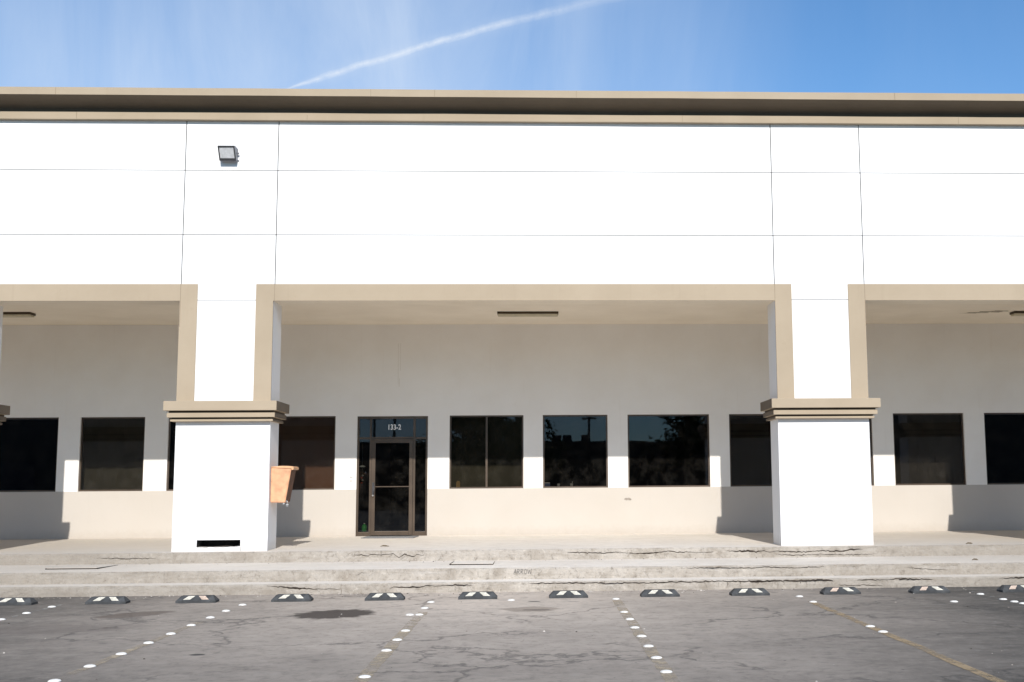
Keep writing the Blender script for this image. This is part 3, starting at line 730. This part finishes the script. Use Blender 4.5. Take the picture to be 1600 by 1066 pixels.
# drapes close behind some panes
def drape(x0, x1, z0, z1, m, label):
    b = MB(); i = b.mi(m); n = int((x1 - x0) / .02); prev = None
    for k in range(n + 1):
        x = x0 + (x1 - x0) * k / n; y = 26.24 + .004 * math.sin(x * 9) + .002 * math.sin(x * 23 + 1)
        cur = (b.bm.verts.new((x, y, z0)), b.bm.verts.new((x, y, z1)))
        if prev: f = b.bm.faces.new([prev[0], cur[0], cur[1], prev[1]]); f.material_index = i; f.smooth = True
        prev = cur
    tag(b.build('window_drape', recalc=False), label, 'curtain', 'drapes behind the porch windows')
drape(-5.95, -4.37, 1.58, 3.2, 'drape_brown', 'brown drape behind the window beside the litter bin')
drape(-9.90, -8.40, 1.58, 3.2, 'drape_olive', 'olive drape behind the middle window of the left bay')
drape(-2.0, -.25, 1.58, 3.2, 'drape_olive', 'dark olive drape behind the double window')
drape(7.85, 9.55, 1.58, 3.2, 'drape_black', 'charcoal drape behind the first full window of the right bay')

# pen scribble on the second riser
mb = MB(); rnd = random.Random(5)
def stroke(pts, w=.007):
    for (a, b1), (c, d) in zip(pts, pts[1:]):
        L_ = math.hypot(c - a, d - b1); nx, nz = -(d - b1) / L_ * w / 2, (c - a) / L_ * w / 2
        yy = 19.121
        mb.poly([(a - nx, yy, b1 - nz), (c - nx, yy, d - nz), (c + nx, yy, d + nz), (a + nx, yy, b1 + nz)], 'pen')
X0, Z0, H = -.38, .240, .072
def gl(dx, pts, s=.05): stroke([(X0 + dx + p * s, Z0 + q * H) for p, q in pts])
gl(0, [(0, 0), (.5, 1), (.95, 0)]); gl(0, [(.2, .4), (.75, .4)])
gl(.058, [(0, 0), (0, 1), (.6, .95), (.65, .6), (0, .5), (.75, 0)])
gl(.112, [(0, 0), (0, 1), (.6, .95), (.65, .6), (0, .5), (.75, 0)])
gl(.166, [(.1, .1), (0, .8), (.4, 1), (.8, .8), (.75, .1), (.35, 0), (.1, .1)])
gl(.220, [(0, 1), (.25, 0), (.55, .8), (.9, 0), (1.25, 1.1)])
tag(mb.build('graffiti_tag'), 'thin dark handwritten tag on the second riser of the steps', 'graffiti')

# utility covers set in the walkway
def cover(x0, x1, y0, y1, gap, label):
    t = thing('utility_cover', ((x0 + x1) / 2, y0, .334), label, 'cover', 'utility covers in the walkway')
    mb = MB(); mb.prism([(y0, .352), (y1, .337), (y1, .341), (y0, .357)], x0, x1, 'tread'); shifted(mb, 'lid', t)
    mb = MB(); mb.prism([(y0 + .004, .334), (y1 - .02, .334), (y1 - .02, .338), (y0 + .004, .3515)], x0 - .03, x1 + .004, 'crack'); shifted(mb, 'rim', t)  # near-black strip stands in for the shadow under the lid's overhang
cover(-1.43, -.74, 19.93, 20.85, .05, 'rectangular concrete utility cover in the walkway below the door and double window')
cover(-7.96, -7.16, 19.86, 20.85, .045, 'rectangular concrete utility cover in the walkway left of the left pillar')

# small litter on the ground
for (x, y, z, l, lb) in ((7.78, 21.3, .532, .13, 'dark dry leaf on the porch edge in the right bay'), (7.30, 19.75, .344, .11, 'dark twig on the walkway below the right bay'),
                         (-2.80, 22.1, .545, .16, 'short twig on the porch floor in front of the door')):
    mb = MB(); mb.tube([(-l / 2, 0, 0), (-l / 6, .02, .012), (l / 6, -.01, .010), (l / 2, .015, 0)], [.004, .012, .012, .003], 'leafdry', 6)
    o = mb.build('twig'); o.location = (x, y, z); tag(o, lb, 'twig', 'scraps on the walkway')

mb = MB(); rnd = random.Random(21)
for k in range(520):
    if k % 5 < 3: x, y, z = rnd.uniform(-9, 9), 18.63 - abs(rnd.gauss(0, .22)), 0
    elif k % 5 == 3: x, y, z = rnd.uniform(-8, 8), rnd.uniform(9.5, 18.3), 0
    else: x, y, z = rnd.uniform(-9, 9), 21.05 - abs(rnd.gauss(0, .15)), .334
    r = rnd.uniform(.004, .013) * (1.4 if rnd.random() < .06 else 1); i = mb.mi(['grime', 'tread', 'crack', 'riser'][rnd.randrange(4)])
    v = [mb.bm.verts.new((x + r * rnd.uniform(.7, 1.6) * math.cos(a), y + r * math.sin(a), z + .001)) for a in (.2, 1.4, 2.7, 3.9, 5.2)]
    tp = mb.bm.verts.new((x, y, z + r * rnd.uniform(.6, 1.1)))
    for j in range(5): f = mb.bm.faces.new([v[j], v[(j + 1) % 5], tp]); f.material_index = i
tag(mb.build('grit'), 'loose grit and crumbs of concrete along the foot of the steps', 'grit', kind='stuff')

# ------------------------------------------------------------------ wheel stops
ORD = ['first', 'second', 'third', 'fourth', 'fifth', 'sixth', 'seventh', 'eighth', 'ninth', 'tenth', 'eleventh', 'twelfth']
SX = [-7.45, -6.145, -4.885, -3.54, -2.21, -.87, .452, 1.795, 3.128, 4.49, 5.835, 7.19]
def stop_body():
    b = MB(); i = b.mi('black')
    # rings: (half length, y0, y1, z)
    rings = [(.282, 0, .22, 0), (.282, 0, .22, .030), (.270, .010, .212, .040), (.226, .085, .165, .092), (.214, .095, .155, .097)]
    R_ = [[b.bm.verts.new(p) for p in ((-h, a, z), (h, a, z), (h, c, z), (-h, c, z))] for h, a, c, z in rings]
    for r0, r1 in zip(R_, R_[1:]):
        for j in range(4): f = b.bm.faces.new([r0[j], r0[(j + 1) % 4], r1[(j + 1) % 4], r1[j]]); f.material_index = i
    b.bm.faces.new(R_[-1]); b.bm.faces.new(R_[0][::-1])
    # tread ribs on the front slope, drawn as shallow raised bars
    for k in range(-3, 4):
        if abs(k) < 3 and k != 0: continue
        x = k * .082
        b.box(x - .014, x + .014, .004, .012, .006, .027, 'black')
    return b.build('body')
def patch(s, m):
    b = MB()
    def fp(x, t): # along front slope ring2->ring3, lifted 3 mm
        y = .010 + .075 * t; z = .040 + .052 * t; return (x, y - .0020, z + .0028)
    b.poly([fp(s * .182, .06), fp(s * .084, .06), fp(s * .024, .96), fp(s * .116, .96)], m)
    return b.build('reflector')
proto = None
for k, x in enumerate(SX):
    y = 17.40 + (k - 0) * .021
    lk = ['cream and white', 'grey-white', 'faded cream', 'bright white', 'bright white', 'bright white', 'cream', 'bright white', 'cream', 'pinkish', 'pinkish white', 'pinkish'][k]
    t = thing('wheel_stop', (x, y, .001), f'black rubber wheel stop with {lk} reflectors, {ORD[k]} from the left in the row', 'wheel stop', 'rubber wheel stops along the steps')
    t.rotation_euler = (0, 0, R([-1.5, .5, 0, -1, .8, 0, .6, -.4, 1.2, 1.2, .8, 1.5][k] + 1.0))
    if k == 0:
        sb = stop_body(); sb.parent = t; pm = {}
        for s in (-1, 1):
            for nm in ('reflector', 'reflector_pink'): pm[(s, nm)] = patch(s, nm).data
        for o in [o for o in col.objects if o.name.startswith('reflector')]: bpy.data.objects.remove(o)
    else:
        o = sb.copy(); col.objects.link(o); o.parent = t
    for s in (-1, 1):
        nm = 'reflector_pink' if (k, s) in ((9, -1), (11, -1), (10, -1), (2, 1)) else 'reflector'
        o = bpy.data.objects.new('reflector', pm[(s, nm)]); col.objects.link(o); o.parent = t

# ------------------------------------------------------------------ road studs
LN = {0: 'leftmost parking line', 1: 'second parking line from the left', 2: 'third parking line from the left', 3: 'parking line right of the middle', 4: 'faded yellow parking line', 5: 'rightmost parking line'}
DOTS = {0: [(-6.75, 17.07), (-6.75, 16.25), (-6.75, 15.5)],
        1: [(-4.12, 17.03), (-4.14, 16.23), (-4.13, 15.43), (-4.13, 14.6), (-4.12, 13.78), (-4.12, 13.01), (-4.12, 12.18), (-4.13, 11.38), (-4.12, 10.55)],
        2: [(-1.51, 17.11), (-1.52, 16.3), (-1.51, 15.47), (-1.5, 13.79), (-1.5, 12.99), (-1.51, 12.17), (-1.49, 10.53)],
        3: [(1.12, 17.26), (1.11, 15.49), (1.12, 14.67), (1.11, 13.81), (1.12, 13.03), (1.12, 12.23), (1.12, 11.42), (1.12, 10.57)],
        4: [(3.79, 17.32), (3.8, 16.5), (3.79, 13.64), (3.79, 13.14)],
        5: [(6.47, 17.36), (6.49, 16.56), (6.51, 16.22), (6.53, 15.97)]}
b = MB(); lathe(b, 0, 0, 0, [(.055, 0), (.054, .006), (.046, .013), (.031, .018), (.011, .020)], 'stud', 20)
sm = b.build('road_stud', smooth=True); first = True
def stud(x, y, label):
    global first
    o = sm if first else sm.copy()
    if not first: col.objects.link(o)
    first = False
    o.location = (x, y, .001); tag(o, label, 'road stud', 'white road studs on the parking lot')
for ln, pts in DOTS.items():
    for k, (x, y) in enumerate(pts):
        stud(x, y, f'round white road stud, {ORD[k]} from the steps on the {LN[ln]}')
stud(-1.63, 15.47, 'round white road stud touching its neighbour just left of the third parking line')
stud(-.38, 17.26, 'lone round white road stud right of the sixth wheel stop')
stud(5.71, 16.32, 'lone round white road stud in front of the eleventh wheel stop')

# ------------------------------------------------------------------ what stands across the car park and shows in the glass
ob = thing('low_building', (2, -38, 0), 'low tan building across the car park, seen only as a dark reflection in the windows', 'building')
mb = MB(); mb.box(-46, 50, -50, -38, 0, 4.75, 'opp'); mb.box(-46.2, 50.2, -50.2, -37.85, 4.751, 4.95, 'opp'); shifted(mb, 'wall', ob)
for x in range(-42, 48, 6):
    mb = MB(); mb.box(x, x + 2.6, -37.99, -37.9, .9, 3.1, 'lamp_dark'); shifted(mb, 'window', ob)
for x0, x1 in ((1.1, 1.85), (1.97, 2.7), (3.4, 4.1)):
    mb = MB(); mb.box(x0, x1, -41, -40, 4.952, 5.5, 'tank', .03); shifted(mb, 'rooftop_unit', ob)
for k, (x, y, h) in enumerate(((3.9, -36.5, 7.0), (-10.6, -36.5, 7.3), (-12.0, -36, 7.1))):
    t = thing('utility_pole', (x, y, 0), ['utility pole with one crossarm reflected beside the dark tree', 'right one of two utility poles reflected in the transom above the door', 'left one of two utility poles reflected in the transom above the door'][k], 'pole', 'utility poles across the car park')
    mb = MB(); mb.tube([(x, y, 0), (x, y, h)], [.13, .09], 'polewood', 10); shifted(mb, 'pole', t)
    mb = MB(); mb.box(x - .55, x + .55, y - .06, y + .06, h - .5, h - .38, 'polewood')
    for dx in (-.45, -.15, .2, .45): mb.tube([(x + dx, y, h - .38), (x + dx, y, h - .2)], .035, 'tank', 6)
    shifted(mb, 'crossarm', t)
for x0, x1, lb in ((-62, -13.9, 'tall dark warehouse across the car park reflected in the left windows'), (14.2, 62, 'tall dark warehouse across the car park reflected in the right windows')):
    t = thing('warehouse', ((x0 + x1) / 2, -34, 0), lb, 'building', 'warehouses across the car park')  # unseen block, added only so the end windows reflect dark
    mb = MB(); mb.box(x0, x1, -37, -34, 0, 8.6, 'opp'); mb.box(x0 - .1, x1 + .1, -37.7, -33.9, 8.601, 8.8, 'tank'); shifted(mb, 'wall', t)
    for k in range(5):
        xx = x0 + 5 + k * 9; mb = MB(); mb.box(xx, xx + 3.4, -33.995, -33.93, .02, 3.6, 'tank'); shifted(mb, 'door', t)
def tree_meshes(seed):
    rnd = random.Random(seed); b = MB(); limbs = []
    b.tube([(0, 0, 0), (.08, .03, 1.2), (.02, .1, 2.4), (.1, 0, 3.6)], [.26, .2, .17, .12], 'bark', 10)
    for k in range(7):
        a = k * .9 + rnd.uniform(-.3, .3); r = rnd.uniform(1.4, 2.6); z0 = rnd.uniform(1.9, 3.4); z1 = rnd.uniform(3.8, 6.4)
        e = Vector((r * math.cos(a), r * math.sin(a), z1)); limbs.append(e)
        b.tube([(.05, .05, z0), (e.x * .45, e.y * .45, (z0 + z1) / 2 + .2), tuple(e)], [.09, .06, .02], 'bark', 7)
    tr = b.build('trunk'); b = MB(); i = b.mi('leaf')
    cl = [e + Vector((rnd.uniform(-.4, .4), rnd.uniform(-.4, .4), rnd.uniform(-.2, .6))) for e in limbs] + [Vector((rnd.uniform(-1.6, 1.6), rnd.uniform(-1.6, 1.6), rnd.uniform(3.6, 7.2))) for _ in range(20)] + [Vector((rnd.uniform(-2.4, 2.4), rnd.uniform(-1.8, 1.8), rnd.uniform(2.4, 4.2))) for _ in range(8)]
    for c in cl:
        rr = rnd.uniform(.6, 1.15)
        for _ in range(130):
            d = Vector((rnd.gauss(0, 1), rnd.gauss(0, 1), rnd.gauss(0, .8))).normalized() * rr * rnd.uniform(.35, 1) ** .5
            p = c + d; u = Vector((rnd.gauss(0, 1), rnd.gauss(0, 1), rnd.gauss(0, 1))).normalized(); v = u.orthogonal().normalized(); s = rnd.uniform(.10, .2)
            f = b.bm.faces.new([b.bm.verts.new(p + u * s), b.bm.verts.new(p + v * s * .5), b.bm.verts.new(p - u * s), b.bm.verts.new(p - v * s * .5)]); f.material_index = i
    cr = b.build('crown', recalc=False); return tr, cr
TR = [tree_meshes(1), tree_meshes(2)]
tl = [(-5.3, -33, 1.15, 'leafy tree across the car park reflected in the left half of the double window'), (12.2, -33, 1.45, 'broad tree across the car park reflected in the large window'),
      (-1.7, -32, 1.05, 'leafy tree across the car park reflected in the right half of the double window')]
for k, (x, y, s, lb) in enumerate(tl):
    t = thing('tree', (x, y, 0), lb, 'tree', 'trees across the car park'); t.scale = (s, s, s); t.rotation_euler = (0, 0, k * 1.3)
    for src in TR[k % 2]:
        o = src if k < 2 else src.copy()
        if k >= 2: col.objects.link(o)
        o.parent = t

# ------------------------------------------------------------------ camera
cd = bpy.data.cameras.new('camera'); cam = bpy.data.objects.new('camera', cd); col.objects.link(cam)
cd.sensor_fit = 'HORIZONTAL'; cd.sensor_width = 36; cd.lens = 1847.63 * 36 / 1600; cd.shift_x = (800 - 919.44) / 1600
cd.clip_start = .1; cd.clip_end = 3000
rx, dn, fw = Vector((.99906046, -.04270085, -.00740473)), Vector((-.00217647, .12120822, -.99262472)), Vector((.04328343, .99170823, .1210014))
m3 = Matrix((rx, -dn, -fw)).transposed()
cam.matrix_world = Matrix.Translation((0, 0, 1.63)) @ m3.to_4x4()
scene.camera = cam

# ------------------------------------------------------------------ sun and sky
sun_dir = Vector((-.075, 1, -.585)).normalized()
ld = bpy.data.lights.new('sun', 'SUN'); ld.energy = 5.0; ld.angle = R(.53); ld.color = (1, .945, .865)
lo = bpy.data.objects.new('sun', ld); col.objects.link(lo); lo.rotation_euler = sun_dir.to_track_quat('-Z', 'Y').to_euler(); lo.location = (2, -20, 15)
w = bpy.data.worlds.new('World'); scene.world = w; w.use_nodes = True
nt = w.node_tree; nt.nodes.clear(); g = NT(nt)
out = g.n('ShaderNodeOutputWorld'); bg = g.n('ShaderNodeBackground'); bg.inputs[1].default_value = .15
sky = g.n('ShaderNodeTexSky', sky_type='NISHITA'); sky.sun_disc = False
sky.sun_elevation = math.asin(-sun_dir.z); sky.sun_rotation = math.atan2(-sun_dir.x, -sun_dir.y)
sky.air_density = 1.0; sky.dust_density = .4; sky.ozone_density = 1.6; sky.altitude = 500
tc = g.n('ShaderNodeTexCoord'); dirv = tc.outputs['Generated']
sp = g.n('ShaderNodeSeparateXYZ'); g.link(dirv, sp.inputs[0])
# cirrus veil: soft, streaky, thicker towards the west (left)
mp = g.n('ShaderNodeMapping'); mp.inputs['Rotation'].default_value = (0, R(28), 0); mp.inputs['Scale'].default_value = (9, 3, 2.2); g.link(dirv, mp.inputs[0])
c1 = g.noise(mp.outputs[0], 1.0, 7, .62, .5)
mp2 = g.n('ShaderNodeMapping'); mp2.inputs['Scale'].default_value = (3, 3, 3); g.link(dirv, mp2.inputs[0])
c2 = g.noise(mp2.outputs[0], 1.1, 4, .5)
sx_ = sp.outputs[0]
side = g.math('MULTIPLY', g.ramp(sx_, .22, -.12, .12, 1.), g.ramp(sx_, -.42, -.24, .62, 1.))
low = g.ramp(sp.outputs[2], .42, .31, .72, 1.12)
veil = g.math('ADD', .52, g.math('MULTIPLY', g.ramp(c1, .34, .72), .50))
veil = g.math('MULTIPLY', veil, g.ramp(c2, .3, .7, .72, 1.08))
veil = g.math('MULTIPLY', veil, g.math('MULTIPLY', side, low), clamp=True)
# contrail: great circle through two directions
A = Vector((-.19694015, .92734332, .3181964)); B = Vector((.05286954, .91874762, .39128969)); N = A.cross(B).normalized(); U = (B - A).normalized()
def dot(v):
    x = g.n('ShaderNodeVectorMath', operation='DOT_PRODUCT'); g.link(dirv, x.inputs[0]); x.inputs[1].default_value = v; return x.outputs['Value']
La = (B - A).length; tt = g.math('DIVIDE', g.math('SUBTRACT', dot(U), A.dot(U)), La)
bow = g.math('MULTIPLY', g.math('MULTIPLY', tt, g.math('SUBTRACT', 1, tt)), .0145)
wn = g.noise(dirv, 30, 5, .6)
dd = g.math('ADD', dot(N), bow)
dd = g.math('ABSOLUTE', g.math('ADD', dd, g.math('MULTIPLY', g.math('SUBTRACT', wn, .5), .0055)))
wid = g.math('ADD', .0010, g.math('MULTIPLY', g.ramp(tt, 0, .12, .0, 1.), g.math('ADD', .0022, g.math('MULTIPLY', g.ramp(tt, .55, 1.), .0015))))
core = g.math('SUBTRACT', 1, g.math('DIVIDE', dd, wid), clamp=True)
fade = g.math('MULTIPLY', g.ramp(tt, .5, .95, .95, .30), g.ramp(g.noise(dirv, 55, 5, .7), .3, .6, .35, 1.))
halo = g.math('SUBTRACT', 1, g.math('DIVIDE', dd, g.math('MULTIPLY', wid, 3.2)), clamp=True)
trail = g.math('MULTIPLY', g.math('ADD', g.math('MULTIPLY', g.math('POWER', core, .8), .55), g.math('MULTIPLY', g.math('POWER', halo, 2.), .22)), fade)
trail = g.math('MULTIPLY', trail, g.ramp(tt, -.03, .01, 0., 1.))
k_ = 1 / .15
base = g.mix(1.0, sky.outputs[0], (.46, .77, 1.0), 'MULTIPLY')
c_ = g.mix(g.math('MULTIPLY', veil, .86), base, (.70 * k_, .81 * k_, .97 * k_))
c_ = g.mix(trail, c_, (.86 * k_, .92 * k_, 1.0 * k_))
g.link(c_, bg.inputs[0]); g.link(bg.outputs[0], out.inputs[0])

scene.view_settings.view_transform = 'Standard'; scene.view_settings.look = 'None'; scene.view_settings.exposure = 0; scene.view_settings.gamma = 1
scene.render.engine = 'CYCLES'
scene.cycles.max_bounces = 10; scene.cycles.diffuse_bounces = 8; scene.cycles.glossy_bounces = 4; scene.cycles.transparent_max_bounces = 12
scene.cycles.use_denoising = True
